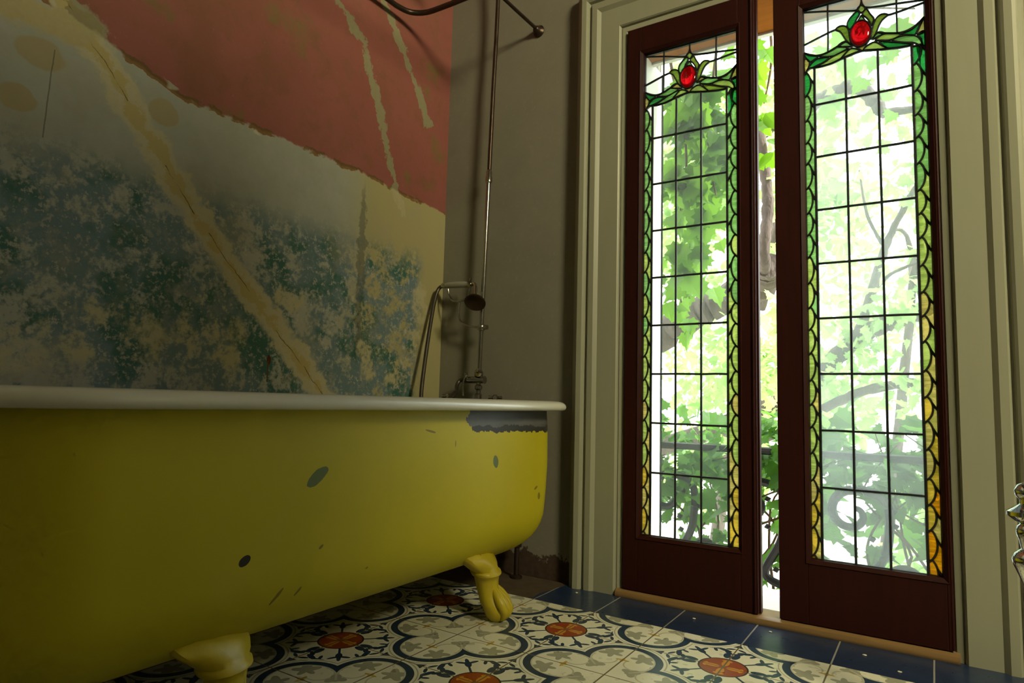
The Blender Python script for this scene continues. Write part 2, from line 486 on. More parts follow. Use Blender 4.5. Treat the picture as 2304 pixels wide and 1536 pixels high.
# moulded casing swept round the opening
prof = [(0, .012), (0, -.002), (.004, -.009), (.017, -.013), (.020, -.010), (.022, -.018), (.026, -.022), (.092, -.022), (.097, -.026), (.104, -.031),
        (.122, -.031), (.128, -.022), (.132, -.022), (.136, -.032), (.142, -.036), (.158, -.038), (.166, -.033), (.170, -.024), (.178, -.022), (.183, -.012), (.183, .012)]
bm = bmesh.new(); rings = []
for (cx, cz, sx, sz) in ((OX0, 0.0, -1, 0), (OX0, OZ, -1, 1), (OX1, OZ, 1, 1), (OX1, 0.0, 1, 0)):
    rings.append([(cx+sx*w, yy, cz+sz*w) for w, yy in prof])
loft(bm, rings, cap=True)
structure(obj('trim_1', bm, M['casing'], smooth=True, angle=25), 'moulded cream casing around the French windows', 'trim')
# jambs and reveals outside the sashes
bm = bmesh.new()
box(bm, OX0-.004, OX0+.001, .02, WT+.02, -.03, OZ); box(bm, OX1-.001, OX1+.004, .02, WT+.02, -.03, OZ)
box(bm, OX0-.05, OX0+.001, WT-.005, WT+.02, -.03, OZ+.10); box(bm, OX1-.001, OX1+.05, WT-.005, WT+.02, -.03, OZ+.10)
box(bm, OX0, OX1, .205, .226, OZ-.014, OZ+.20)
structure(obj('trim_2', bm, M['whitepaint'], bevel=.002), 'white painted outer reveal of the French windows', 'trim')
bm = bmesh.new(); box(bm, OX0-.002, OX1+.002, .019, .206, OZ-.006, OZ+.006)
structure(obj('trim_3', bm, M['timber']), 'orange brown timber soffit above the French windows', 'trim')
# outer white sill
bm = bmesh.new(); box(bm, OX0, OX1, .115, WT+.05, -.05, .002)
structure(obj('trim_4', bm, M['whitepaint'], bevel=.004), 'white outer sill behind the gap between the sashes', 'trim')
bm = bmesh.new()
pr = [(-.028, 0), (-.030, .008), (-.027, .016), (-.018, .021), (-.006, .022), (.055, .022), (.055, .008), (.116, -.004), (.116, -.03), (0, -.03)]
loft(bm, [[(xx, a, b) for a, b in pr] for xx in (OX0-.016, OX1+.010)])
structure(obj('trim_5', bm, M['thresh'], smooth=True), 'worn oak threshold with rounded nosing under the French windows', 'trim')

# ------------------------------------------------------------------ leaded sashes
MOTIF = {"P1": ["g", [[0.192, 1.678], [0.179, 1.669], [0.169, 1.657], [0.166, 1.643], [0.172, 1.631], [0.182, 1.638], [0.189, 1.655], [0.197, 1.668]]], "P2": ["o", [[0.205, 1.669], [0.214, 1.677], [0.222, 1.661], [0.231, 1.645], [0.229, 1.636], [0.224, 1.625], [0.221, 1.638], [0.213, 1.653], [0.205, 1.662]]], "D": ["y", [[0.202, 1.691], [0.211, 1.68], [0.202, 1.67], [0.192, 1.684]]], "S": ["p", [[0.201, 1.663], [0.212, 1.644], [0.192, 1.65]]], "P3": ["o", [[0.137, 1.641], [0.148, 1.648], [0.163, 1.643], [0.169, 1.63], [0.171, 1.613], [0.175, 1.586], [0.164, 1.6], [0.156, 1.617], [0.148, 1.632]]], "P4": ["o", [[0.264, 1.645], [0.25, 1.651], [0.238, 1.645], [0.231, 1.631], [0.226, 1.613], [0.223, 1.588], [0.234, 1.599], [0.242, 1.62], [0.251, 1.635]]], "L1": ["g", [[0.057, 1.592], [0.075, 1.582], [0.092, 1.575], [0.08, 1.568], [0.07, 1.565], [0.06, 1.58]]], "L2": ["p", [[0.095, 1.575], [0.12, 1.582], [0.14, 1.589], [0.167, 1.579], [0.152, 1.572], [0.134, 1.566], [0.116, 1.568]]], "T1": ["t", [[0.141, 1.59], [0.16, 1.6], [0.179, 1.58], [0.163, 1.584]]], "L3": ["g", [[0.061, 1.539], [0.067, 1.55], [0.077, 1.562], [0.092, 1.569], [0.12, 1.565], [0.106, 1.555], [0.087, 1.549], [0.071, 1.545]]], "L4": ["p", [[0.085, 1.545], [0.106, 1.553], [0.126, 1.563], [0.15, 1.571], [0.17, 1.576], [0.158, 1.562], [0.146, 1.551], [0.126, 1.546], [0.104, 1.544]]], "L5": ["y", [[0.149, 1.552], [0.161, 1.566], [0.177, 1.575], [0.198, 1.562], [0.185, 1.559], [0.167, 1.555]]], "T2": ["t", [[0.188, 1.573], [0.214, 1.578], [0.202, 1.561]]], "T3": ["t", [[0.226, 1.587], [0.24, 1.602], [0.255, 1.595], [0.239, 1.59]]], "R1": ["y", [[0.233, 1.582], [0.248, 1.592], [0.265, 1.592], [0.293, 1.582], [0.28, 1.574], [0.263, 1.573], [0.246, 1.578]]], "R1b": ["g", [[0.294, 1.583], [0.316, 1.587], [0.336, 1.601], [0.33, 1.584], [0.323, 1.57], [0.307, 1.575]]], "T4": ["t", [[0.347, 1.612], [0.347, 1.576], [0.329, 1.57], [0.334, 1.588]]], "R2": ["p", [[0.272, 1.57], [0.293, 1.576], [0.318, 1.571], [0.332, 1.56], [0.339, 1.543], [0.337, 1.534], [0.323, 1.548], [0.298, 1.557]]], "R3": ["g", [[0.242, 1.576], [0.27, 1.566], [0.293, 1.557], [0.32, 1.546], [0.3, 1.544], [0.278, 1.546], [0.26, 1.552]]], "R4": ["y", [[0.204, 1.561], [0.215, 1.573], [0.232, 1.577], [0.247, 1.564], [0.26, 1.55], [0.231, 1.555]]], "E1": ["g", [[0.329, 1.569], [0.347, 1.574], [0.347, 1.537], [0.339, 1.539], [0.337, 1.555]]], "E2": ["t", [[0.056, 1.577], [0.07, 1.564], [0.061, 1.539], [0.056, 1.54]]]}
LEADS = [[[0.119, 1.723], [0.118, 1.694], [0.118, 1.633], [0.117, 1.583]], [[0.202, 1.726], [0.202, 1.703]], [[0.285, 1.727], [0.284, 1.656], [0.284, 1.587]], [[0.056, 1.717], [0.119, 1.701], [0.179, 1.683], [0.192, 1.683], [0.199, 1.692], [0.202, 1.703]], [[0.202, 1.703], [0.206, 1.69], [0.216, 1.681], [0.252, 1.674], [0.284, 1.67], [0.347, 1.66]], [[0.056, 1.619], [0.117, 1.637], [0.137, 1.641]], [[0.347, 1.653], [0.284, 1.645], [0.264, 1.644]], [[0.056, 1.595], [0.073, 1.585], [0.092, 1.578], [0.11, 1.579], [0.126, 1.584], [0.142, 1.591], [0.16, 1.599]], [[0.24, 1.602], [0.256, 1.595], [0.283, 1.587], [0.302, 1.586], [0.32, 1.592], [0.334, 1.602], [0.347, 1.614]], [[0.061, 1.539], [0.071, 1.546], [0.096, 1.544], [0.126, 1.546], [0.152, 1.553], [0.179, 1.559], [0.204, 1.561], [0.237, 1.554], [0.265, 1.549], [0.298, 1.545], [0.318, 1.545]]]
GX0, GX1, PX0, PX1 = .054, .347, .081, .316
GZ0, GZ1 = .189, 1.722
def ribbon(bm, pts, w, t=.0045):
    pts = [Vector((p[0], p[1])) for p in pts]
    P2 = [pts[0]]
    for p in pts[1:]:
        if (p-P2[-1]).length > 1e-4: P2.append(p)
    pts = P2
    if len(pts) < 2: return
    rings = []
    for i, p in enumerate(pts):
        a = pts[max(i-1, 0)]; b = pts[min(i+1, len(pts)-1)]
        d = (b-a).normalized(); nn = Vector((-d.y, d.x))*w*.5
        rings.append([(p.x+nn.x, t*.35, p.y+nn.y), (p.x+nn.x*.5, t, p.y+nn.y*.5), (p.x-nn.x*.5, t, p.y-nn.y*.5), (p.x-nn.x, t*.35, p.y-nn.y),
                      (p.x-nn.x, -t*.35, p.y-nn.y), (p.x-nn.x*.5, -t, p.y-nn.y*.5), (p.x+nn.x*.5, -t, p.y+nn.y*.5), (p.x+nn.x, -t*.35, p.y+nn.y)])
    loft(bm, rings)
def pane(bm, poly, mi, t=.0016):
    pl = []
    for p in poly:
        if not pl or (Vector(p)-Vector(pl[-1])).length > 4e-4: pl.append(p)
    if (Vector(pl[0])-Vector(pl[-1])).length < 4e-4: pl.pop()
    if len(pl) < 3: return
    ar = abs(sum(pl[i][0]*pl[(i+1) % len(pl)][1]-pl[(i+1) % len(pl)][0]*pl[i][1] for i in range(len(pl))))
    if ar < 1e-5: return
    F = bm.faces.new([bm.verts.new((p[0], -t, p[1])) for p in pl]); B = bm.faces.new([bm.verts.new((p[0], t, p[1])) for p in pl])
    F.material_index = B.material_index = mi
    a, b = F.verts[:], B.verts[:]
    for i in range(len(a)):
        j = (i+1) % len(a)
        bm.faces.new((a[i], a[j], b[j], b[i])).material_index = mi
    bmesh.ops.triangulate(bm, faces=[F, B])
def shift(bm, dx, dy=0): bmesh.ops.translate(bm, verts=bm.verts[:], vec=(dx, dy, 0))

def border(lead, glass, ea, eb, ztop, pick, h=.0665, z0=0.0):
    """ea: edge where arcs meet in points, eb: edge the arcs bulge towards"""
    W = eb-ea
    def S(s, z): return (ea+W*s, min(max(z, GZ0), ztop))
    z = ztop + z0; k = 0
    arcp = [(.28, 0), (.47, -.12), (.60, -.27), (.66, -.45), (.63, -.65), (.50, -.84), (.28, -1.0)]
    while z > GZ0:
        hh = h*(1+.10*math.sin(k*1.7))
        arc = [S(p[0], z+p[1]*hh) for p in arcp]
        fine = [(v.x, v.y) for v in catmull([(a[0], a[1], 0) for a in arc], 4)]
        ribbon(lead, fine, .0052)
        ribbon(lead, [S(.30, z), S(0, z-.10*hh)], .0056)
        ribbon(lead, [S(.60, z-.27*hh), S(.80, z-.44*hh), S(1, z-.58*hh)], .0056)
        pane(glass, [S(0, z-.10*hh), S(0, z-hh-.10*h)] + list(reversed(fine)), pick(z, 0, k))
        low = [f for f in fine if f[1] <= S(0, z-.27*hh)[1]]
        h2 = h*(1+.10*math.sin((k+1)*1.7))
        nxt = [S(p[0], z-hh+p[1]*h2) for p in arcp[:3]]
        pane(glass, low + nxt + [S(.80, z-hh-.44*h2), S(1, z-hh-.58*h2), S(1, z-.58*hh), S(.8, z-.44*hh)], pick(z-.5*hh, 1, k))
        z -= hh; k += 1

def sash(name, dx, label, x0, x1, clear, amber):
    root = thing(name, label, 'window', ((x0+x1)/2, 0, .02)); root['kind'] = 'structure'
    # frame: stiles and rails with a glazing bevel
    T0, T1 = -.018, .018
    for part, b in (('stile', (x0, GX0+dx-.006, .024, OZ-.002)), ('stile', (GX1+dx+.006, x1, .024, OZ-.002)),
                    ('rail', (GX0+dx-.006, GX1+dx+.006, GZ1+.006, OZ-.002)), ('rail', (GX0+dx-.006, GX1+dx+.006, .024, GZ0-.006))):
        bm = bmesh.new(); box(bm, b[0], b[1], T0, T1, b[2], b[3]); obj(part, bm, M['mahog'], root, bevel=.0015)
    bm = bmesh.new()
    pts = [(GX0+dx, GZ0), (GX1+dx, GZ0), (GX1+dx, GZ1), (GX0+dx, GZ1)]
    sg = [(-1, -1), (1, -1), (1, 1), (-1, 1)]
    pp = [(-.001, -.010), (.000, -.014), (.004, -.0165), (.010, -.0205), (.012, -.018), (.012, .017), (-.001, .012)]
    loft(bm, [[(p[0]+s[0]*w, yy, p[1]+s[1]*w) for w, yy in pp] for p, s in zip(pts, sg)], closed=True)
    obj('glazing_bead', bm, M['mahog'], root, smooth=True)
    lead = bmesh.new(); glass = bmesh.new()
    def pickL(z, side, k):
        t = (z-.2)/1.35 + random.uniform(-.16, .16)
        if amber and side_is_right[0]:
            t -= .26 if z < 1.25 else -.08
            seq = [(-9, 'a'), (-.20, 'w'), (-.02, 't'), (.24, 'y'), (.62, 'p'), (1.08, 'g')]
        else:
            seq = [(-9, 'a'), (-.13, 'w'), (.02, 't'), (.20, 'y'), (.58, 'p'), (1.02, 'g')]
        c = 'a'
        for a, kk in seq:
            if t > a: c = kk
        return OK_.index(c)
    side_is_right = [False]
    border(lead, glass, GX0, PX0, 1.535, pickL, z0=.0)
    side_is_right[0] = True
    if dx == 0: border(lead, glass, GX1, PX1, 1.540, pickL, z0=.02)
    else: border(lead, glass, PX1, GX1, 1.540, pickL, z0=.02)
    for k, (c, poly) in MOTIF.items():
        if random.random() < .25: c = random.choice('gpyot')
        if len(poly) > 3:
            pl = [(v.x, v.y) for v in catmull([(p[0], p[1], 0) for p in poly], 3, closed=True)]
        else: pl = poly
        pane(glass, pl, OK_.index(c))
        ribbon(lead, pl+[pl[0]], .0042)
    for i, l in enumerate(LEADS):
        l2 = [(v.x, v.y) for v in catmull([(p[0], p[1], 0) for p in l], 4)] if len(l) > 2 else l
        ribbon(lead, l2, .0060 if i in (9, 7, 8) else .0048)
    for xx in (PX0, PX0+(PX1-PX0)/3, PX0+(PX1-PX0)*2/3, PX1):
        ztop = {0: 1.542, 1: 1.553, 2: 1.556, 3: 1.545}[round((xx-PX0)/(PX1-PX0)*3)]
        w = .0070 if xx in (PX0, PX1) else .0062
        ribbon(lead, [(xx + random.uniform(-.0004, .0004), GZ0+(ztop-GZ0)*i/16) for i in range(17)], w)
    for k in range(8):
        z = .378+.151*k
        ribbon(lead, [(PX0+(PX1-PX0)*i/6, z+random.uniform(-.0005, .0005)) for i in range(7)], .0062)
        for xx in (PX0+(PX1-PX0)/3, PX0+(PX1-PX0)*2/3):
            lathe(lead, [(.0035, -.0052), (.0045, 0), (.0035, .0052)], (xx, 0, z), (0, 1, 0), 10)
    for a, b in (((GX0, GZ0), (GX1, GZ0)), ((GX0, GZ1), (GX1, GZ1)), ((GX0, GZ0), (GX0, GZ1)), ((GX1, GZ0), (GX1, GZ1))):
        ribbon(lead, [a, b], .006)
    JC, jrx, jrz = (.198, 1.611), .026, .037
    ring = [(JC[0]+jrx*math.cos(a*2*PI/32), JC[1]+jrz*math.sin(a*2*PI/32)) for a in range(33)]
    ribbon(lead, ring, .0048, .006)
    shift(lead, dx); shift(glass, dx)
    obj('lead_came', lead, M['lead'], root, smooth=True)
    obj('stained_glass', glass, OM, root)
    bm = bmesh.new()
    box(bm, PX0+dx, PX1+dx, -.0009, .0009, GZ0, 1.553); box(bm, GX0+dx, GX1+dx, -.0009, .0009, 1.553, GZ1)
    obj('clear_glass', bm, clear, root)
    bm = bmesh.new(); rings = []
    for j in range(1, 12):
        ph = -PI/2 + PI*j/12
        rings.append([(JC[0]+dx+jrx*math.cos(ph)*math.cos(2*PI*k/24), .011*math.sin(ph), JC[1]+jrz*math.cos(ph)*math.sin(2*PI*k/24)) for k in range(24)])
    loft(bm, rings); obj('red_jewel', bm, M['ruby'], root, smooth=True, angle=180)
    return root
s1 = sash('window_1', 0, 'left dark mahogany leaded sash, nearer the bath', OX0+.003, .399, M['clearL'], False)
bm = bmesh.new()      # rebated meeting edge of the left sash
tube(bm, [(.3915, -.0195, .026), (.3915, -.0195, OZ-.004)], .0035, 8); box(bm, .393, .404, -.006, .014, .024, OZ-.003)
obj('meeting_bead', bm, M['mahog'], s1, smooth=True)
s2 = sash('window_2', .4775, 'right dark mahogany leaded sash with hazier glass and amber border pieces', .4535, OX1-.003, M['clearR'], True)
bm = bmesh.new(); tube(bm, [(.8395, -.016, .026), (.8395, -.016, OZ-.004)], .0035, 8); obj('hanging_bead', bm, M['mahog'], s2, smooth=True)

# ------------------------------------------------------------------ bath
def rrect(inset, z, x0=-.762, x1=-.115, y0=-1.76, y1=-.088, re=.13, rh=.30, n=8, mrad=.075):
    a0, a1, b0, b1 = x0+inset, x1-inset, y0+inset, y1-inset
    w = a1-a0
    re = min(max(re-inset*.6, mrad), w/2-.004); rh = min(max(rh-inset*.5, .12), w/2-.004)
    pts = []
    for (cx, cy, r, s) in ((a1-re, b1-re, re, 0), (a0+re, b1-re, re, 1), (a0+rh, b0+rh, rh, 2), (a1-rh, b0+rh, rh, 3)):
        for k in range(n+1):
            a = s*PI/2 + PI/2*k/n
            pts.append((cx+r*math.cos(a), cy+r*math.sin(a), z))
    return pts
TUB = thing('bathtub', 'yellow clawfoot bathtub with white rolled rim and chipped paint', 'bathtub', (-.44, -.92, 0))
bm = bmesh.new()
prf = [(.052, .560), (.048, .50), (.047, .40), (.050, .32), (.053, .272)]
for k in range(1, 10):
    a = PI/2*k/10; prf.append((.053+.16*(1-math.cos(a)), .272-.145*math.sin(a)))
prf += [(.225, .126), (.26, .124), (.28, .123)]
loft(bm, [rrect(i, z) for i, z in prf]); obj('shell', bm, M['shell'], TUB, smooth=True, angle=60)
bm = bmesh.new()
prf = [(.060, .5585), (.030, .5585), (.008, .5592), (.001, .563), (-.001, .570), (.001, .577), (.008, .5835), (.020, .587), (.035, .588), (.048, .586), (.058, .580),
       (.064, .568), (.068, .54), (.074, .46), (.084, .36), (.10, .27), (.13, .20), (.18, .158), (.24, .145), (.28, .143)]
loft(bm, [rrect(i, z) for i, z in prf]); obj('rim', bm, M['enamel'], TUB, smooth=True, angle=60)

def claw_leg(cx, cy, sx, sy):
    """cx,cy: foot centre on the floor; sx,sy: outward corner direction"""
    bm = bmesh.new()
    o = Vector((sx*.8, sy*.35, 0)).normalized(); t = Vector((-o.y, o.x, 0))
    base = Vector((cx, cy, 0))
    def P(f, s, z): return base + o*f + t*s + Vector((0, 0, z))
    # (forward offset, height, half depth, half width)
    secs = [(-.100, .192, .020, .090), (-.078, .182, .036, .096), (-.060, .168, .042, .092), (-.048, .154, .043, .080), (-.038, .141, .041, .064), (-.031, .131, .037, .053),
            (-.028, .127, .041, .057), (-.025, .120, .040, .055), (-.025, .114, .033, .044), (-.024, .100, .031, .039), (-.021, .080, .029, .036),
            (-.015, .062, .029, .036), (-.006, .046, .034, .039), (.004, .034, .037, .040), (.008, .022, .036, .038), (.008, .010, .030, .031), (.006, .001, .021, .023)]
    rings = []
    n = 20
    for i, (f, z, d, w) in enumerate(secs):
        r = []
        for k in range(n):
            a = 2*PI*k/n
            ca, sa = math.cos(a), math.sin(a)
            flute = 1 + (.05*math.cos(a*8) if .03 < z < .12 and ca > 0 else 0) + (.06*math.cos(a*9) if z > .14 else 0)
            p = P(f + ca*d*flute, sa*w*flute, z + (.010*abs(math.sin(a*2.5)) if i == 0 else 0))
            p.z = max(p.z, 0)
            r.append(p)
        rings.append(r)
    loft(bm, rings)
    # toes gripping the ball
    for s in (-1.2, -.4, .4, 1.2):
        pts = catmull([P(-.006, s*.012, .088), P(.010, s*.021, .068), P(.029-abs(s)*.005, s*.026, .048), P(.042-abs(s)*.008, s*.025, .028), P(.034-abs(s)*.008, s*.021, .009)], 4)
        tube(bm, pts, [.006, .011, .013, .011, .005], 10)
    bmesh.ops.recalc_face_normals(bm, faces=bm.faces[:])
    return bm
for (cx, cy, sx, sy) in ((-.190, -.430, 1, 1), (-.190, -1.205, 1, 1), (-.69, -.430, -1, 1), (-.69, -1.30, -1, -1)):
    obj('leg', claw_leg(cx, cy, sx, sy), M['legp'], TUB, smooth=True, angle=55)

# ------------------------------------------------------------------ bath tap, riser and hand shower
def bend(*pts, n=8): return catmull(pts, n)
RX0, RY, RX1 = -.545, -.045, -.527
def rx(z): return RX0 + (RX1-RX0)*(z-.65)/.76
TAP = thing('bath_tap', 'old nickel bath mixer tap with shower riser pipe behind the rim', 'tap', (RX0, RY, 0))
bm = bmesh.new()
lathe(bm, [(.006, 0), (.013, .004), (.013, .030), (.009, .034), (.009, .045), (.014, .050), (.014, .060), (.008, .066), (.008, .082)], (RX0, RY, .575), seg=16)
tube(bm, [(RX0-.062, RY, .657), (RX0-.060, RY, .657), (RX0-.058, RY, .657), (RX0+.022, RY, .657), (RX0+.026, RY, .657)], [.012, .0145, .0125, .0125, .014], 16)
lathe(bm, [(.0135, 0), (.016, .004), (.016, .018), (.012, .022), (.009, .030)], (RX0, RY, .668), seg=8)
tube(bm, bend((-.675, RY, .545), (-.64, RY, .55), (-.60, RY, .570), (RX0, RY, .578), (-.50, RY, .570), (-.485, RY, .55), (-.475, RY, .54)), .012, 12)
obj('mixer_body', bm, M['chrome'], TUB and TAP, smooth=True)
for xx in (-.679, -.472):
    bm = bmesh.new(); lathe(bm, [(.011, 0), (.013, .01), (.009, .02), (.007, .045), (.011, .05), (.011, .06), (.005, .066)], (xx, RY, .54), seg=14)
    for a in (0, PI/2): 
        d = Vector((math.cos(a+.6), math.sin(a+.6), 0))*.024; tube(bm, [Vector((xx, RY, .596))-d, Vector((xx, RY, .596)), Vector((xx, RY, .596))+d], [.0062, .004, .0062], 10)
    obj('cross_handle', bm, M['chrome'], TAP, smooth=True)
bm = bmesh.new()
tube(bm, bend((RX0-.048, RY-.012, .676), (RX0-.052, RY-.016, .66), (RX0-.056, RY-.018, .635), (RX0-.056, RY-.014, .60)), [.0045, .003, .0032, .0045], 10)
lathe(bm, [(.001, -.006), (.006, -.003), (.006, .003), (.001, .006)], (RX0-.048, RY-.012, .678), seg=10)
obj('diverter_lever', bm, M['chrome'], TAP, smooth=True)
for (a, b, zt) in ((-.366, -.472, .30), (-.70, -.679, .30)):
    bm = bmesh.new()
    tube(bm, bend((a, RY, .0), (a, RY, .1), (a, RY, .25), ((a+b)/2, RY, .36), (b, RY, .45), (b, RY, .545)), .0085, 10)
    lathe(bm, [(.020, 0), (.020, .006), (.010, .012)], (a, RY, 0), seg=14)
    lathe(bm, [(.009, 0), (.016, .004), (.016, .016), (.009, .020)], (a, RY, .098), seg=8)
    obj('supply_pipe', bm, M['darkmetal'], TAP, smooth=True)
bm = bmesh.new(); tube(bm, [(rx(.69), RY, .69), (rx(1.02), RY, 1.02), (rx(1.385), RY, 1.385)], .0082, 14); obj('lower_riser', bm, M['chrome'], TAP, smooth=True)
bm = bmesh.new(); lathe(bm, [(.009, 0), (.0125, .004), (.0125, .022), (.0105, .026), (.0105, .044), (.0075, .050)], (rx(1.375), RY, 1.375), (.023, 0, 1), 14); obj('riser_joint', bm, M['chrome'], TAP, smooth=True)
bm = bmesh.new()
tube(bm, bend((rx(1.42), RY, 1.42), (rx(1.7), RY, 1.70), (rx(2.1), RY, 2.10), (rx(2.2), RY-.03, 2.22), (rx(2.2), RY-.15, 2.27), (rx(2.2), RY-.28, 2.24), (rx(2.2), RY-.32, 2.17)), .0078, 12)
obj('upper_riser', bm, M['darkmetal'], TAP, smooth=True)
bm = bmesh.new(); lathe(bm, [(.012, .05), (.014, .03), (.05, .012), (.085, .004), (.085, 0)], (rx(2.2), RY-.32, 2.12)); obj('rain_rose', bm, M['chrome'], TAP, smooth=True)
# bracket arm with U cradle
zc = .845
bm = bmesh.new()
lathe(bm, [(.013, -.010), (.015, -.006), (.015, .006), (.013, .010)], (rx(zc), RY, zc), seg=14)
tube(bm, [(rx(zc)+.010, RY, zc), (rx(zc)+.026, RY, zc)], .0085, 10)
tube(bm, bend((rx(zc)-.012, RY, zc), (rx(zc)-.055, RY-.004, zc+.008), (rx(zc)-.090, RY-.006, zc+.025), (rx(zc)-.100, RY-.006, zc+.05), (rx(zc)-.100, RY-.006, zc+.095)), .0042, 10)
xc = rx(zc)-.100
tube(bm, bend((xc-.055, RY-.006, .998), (xc-.048, RY-.006, .970), (xc-.030, RY-.006, .950), (xc, RY-.006, .946), (xc+.032, RY-.006, .954), (xc+.046, RY-.006, .975), (xc+.048, RY-.006, 1.000)), .0042, 10)
obj('cradle', bm, M['chrome'], TAP, smooth=True)
HS = thing('hand_shower', 'telephone style hand shower with pale handle and dark hose, in the tap cradle', 'hand shower', (-.65, RY, .95))
yh = RY-.006
bm = bmesh.new(); tube(bm, [(-.707, yh, 1.010), (-.690, yh, 1.0095), (-.65, yh, 1.008), (-.615, yh, 1.006), (-.600, yh, 1.005)], [.009, .0115, .0125, .0115, .009], 16)
obj('handle', bm, M['porcelain'], HS, smooth=True)
bm = bmesh.new()
tube(bm, [(-.724, yh, 1.008), (-.715, yh, 1.010), (-.706, yh, 1.010)], [.009, .0115, .010], 12)
obj('hose_union', bm, M['chrome'], HS, smooth=True)
bm = bmesh.new()
tube(bm, [(-.601, yh, 1.005), (-.594, yh, 1.005), (-.586, yh, 1.005)], [.011, .014, .010], 14)
tube(bm, bend((-.588, yh, 1.005), (-.570, yh-.005, 1.003), (-.558, yh-.014, .99), (-.547, yh-.026, .968), (-.538, yh-.036, .948)), .007, 10)
tube(bm, [(-.594, yh, 1.012), (-.590, yh, 1.028)], [.003, .004], 8)
obj('neck', bm, M['chrome'], HS, smooth=True)
bm = bmesh.new(); lathe(bm, [(.008, -.016), (.012, -.012), (.034, -.003), (.0385, .002), (.0385, .006), (.035, .007), (.030, .004), (.002, .004)], (-.533, yh-.046, .931), (.22, -.60, -.77), 28)
obj('rose', bm, M['darkmetal'], HS, smooth=True)
bm = bmesh.new()
tube(bm, catmull([(-.724, yh, 1.008), (-.737, yh-.006, .995), (-.738, yh-.022, .955), (-.728, yh-.05, .88), (-.705, yh-.10, .74), (-.676, yh-.15, .60), (-.64, yh-.18, .50), (-.585, yh-.18, .47), (-.572, yh-.15, .52), (-.580, yh-.115, .585),
                 (-.592, yh-.075, .607), (-.612, yh-.035, .615), (-.630, yh-.01, .635), (-.628, yh+.004, .654), (-.606, RY, .657)], 14), .0072, 10)
obj('hose', bm, M['hose'], HS, smooth=True)

# curtain rail fixed to the wall
CR = thing('shower_curtain_rail', 'dark metal curtain rail over the bath with round wall flange', 'curtain rail', (-.36, 0, 1.93))
bm = bmesh.new()
zr = 1.957
path = [(-.25, -.262), (-.47, -.262), (-.60, -.262), (-.668, -.268), (-.712, -.296), (-.728, -.345), (-.730, -.42), (-.730, -.9), (-.730, -1.45), (-.728, -1.55), (-.70, -1.60), (-.64, -1.615), (-.25, -1.615), (-.19, -1.60), (-.165, -1.55), (-.16, -1.3), (-.16, -.5), (-.165, -.33), (-.19, -.28)]
tube(bm, [(p.x, p.y, zr) for p in catmull([(a, b, 0) for a, b in path]+[(path[0][0], path[0][1], 0)], 6)], .0095, 12)
obj('rail', bm, M['darkmetal'], CR, smooth=True)
bm = bmesh.new(); tube(bm, [(-.36, .004, 1.936), (-.372, -.13, 1.946), (-.383, -.262, zr)], .0062, 12); obj('wall_brace', bm, M['darkmetal'], CR, smooth=True)
bm = bmesh.new(); lathe(bm, [(.022, 0), (.0225, .004), (.017, .010), (.013, .014), (.012, .024), (.008, .028)], (-.36, WY, 1.935), (-.05, -1, 0), 22); obj('wall_flange', bm, M['darkmetal'], CR, smooth=True)

for i, (px_, py_) in enumerate(((-.125, -.075), (.245, -.09), (.44, -.07), (.66, -.10), (.735, -.165))):
    bm = bmesh.new(); bmesh.ops.create_icosphere(bm, subdivisions=2, radius=.0032)
    for v in bm.verts: v.co = Vector((v.co.x*random.uniform(1, 1.7), v.co.y*random.uniform(.8, 1.2), v.co.z*.5+.0016)) + Vector((px_, py_, 0)) + rv(.0004)
    for v in bm.verts: v.co.z = max(v.co.z, .0)
    tag(obj('plaster_crumb', bm, M['whitepaint'], smooth=True), 'tiny white plaster crumb lying on the dark blue border tiles', 'crumb', 'plaster crumbs on the blue border tiles')
# chrome stand clipped by the right edge of the frame
ST = thing('towel_stand', 'polished chrome turned post at the right edge of the photo', 'stand', (.944, -.5, 0))
bm = bmesh.new()
lathe(bm, [(.075, 0), (.075, .008), (.03, .016), (.010, .03), (.010, .30), (.016, .315), (.022, .33), (.024, .340), (.020, .350), (.010, .358), (.013, .372), (.017, .385), (.015, .395), (.010, .40),
           (.020, .405), (.029, .413), (.029, .420), (.018, .427), (.010, .433), (.010, .440), (.016, .447), (.017, .456), (.012, .465), (.003, .470)], (.944, -.5, 0), seg=32)
obj('post', bm, simple('polished_chrome', (.75, .76, .76), .06, 1.0, nscale=10, var=.03, bs=.0), ST, smooth=True)

# ------------------------------------------------------------------ outdoors
bm = bmesh.new(); box(bm, -30, 30, .5, 40, -3.6, -3.3); structure(obj('ground', bm, M['ground']), 'pale courtyard ground below the balcony', 'ground')
bm = bmesh.new(); box(bm, -1.2, 2.4, WT, .95, -.26, -.17); structure(obj('balcony_floor', bm, M['slab']), 'stone balcony floor outside', 'balcony')

LEAF = [(0, 0), (.12, .05), (.30, -.02), (.34, .12), (.50, .20), (.36, .32), (.44, .50), (.26, .50), (.20, .66), (.10, .72), (0, 1.0)]
OVAL = [(0, 0), (.16, .10), (.27, .30), (.26, .55), (.15, .80), (0, 1.0)]
def leaf(bm, pos, size, nrm, up, shape=LEAF):
    nrm = nrm.normalized(); up = (up-nrm*up.dot(nrm)).normalized(); sd = up.cross(nrm)
    cv = random.uniform(.05, .25)
    def W(x, y): return pos + (sd*x + up*y + nrm*(abs(x)*cv*.8 - y*y*cv*.5))*size
    mid = [bm.verts.new(W(0, y)) for y in (0, .5, 1.0)]
    for s in (1, -1):
        vs = [bm.verts.new(W(s*x, y)) for x, y in shape[1:-1]]
        c = mid[1]
        ch = [mid[0]] + vs + [mid[2]]
        for a, b in zip(ch, ch[1:]):
            bm.faces.new((c, a, b) if s > 0 else (c, b, a))
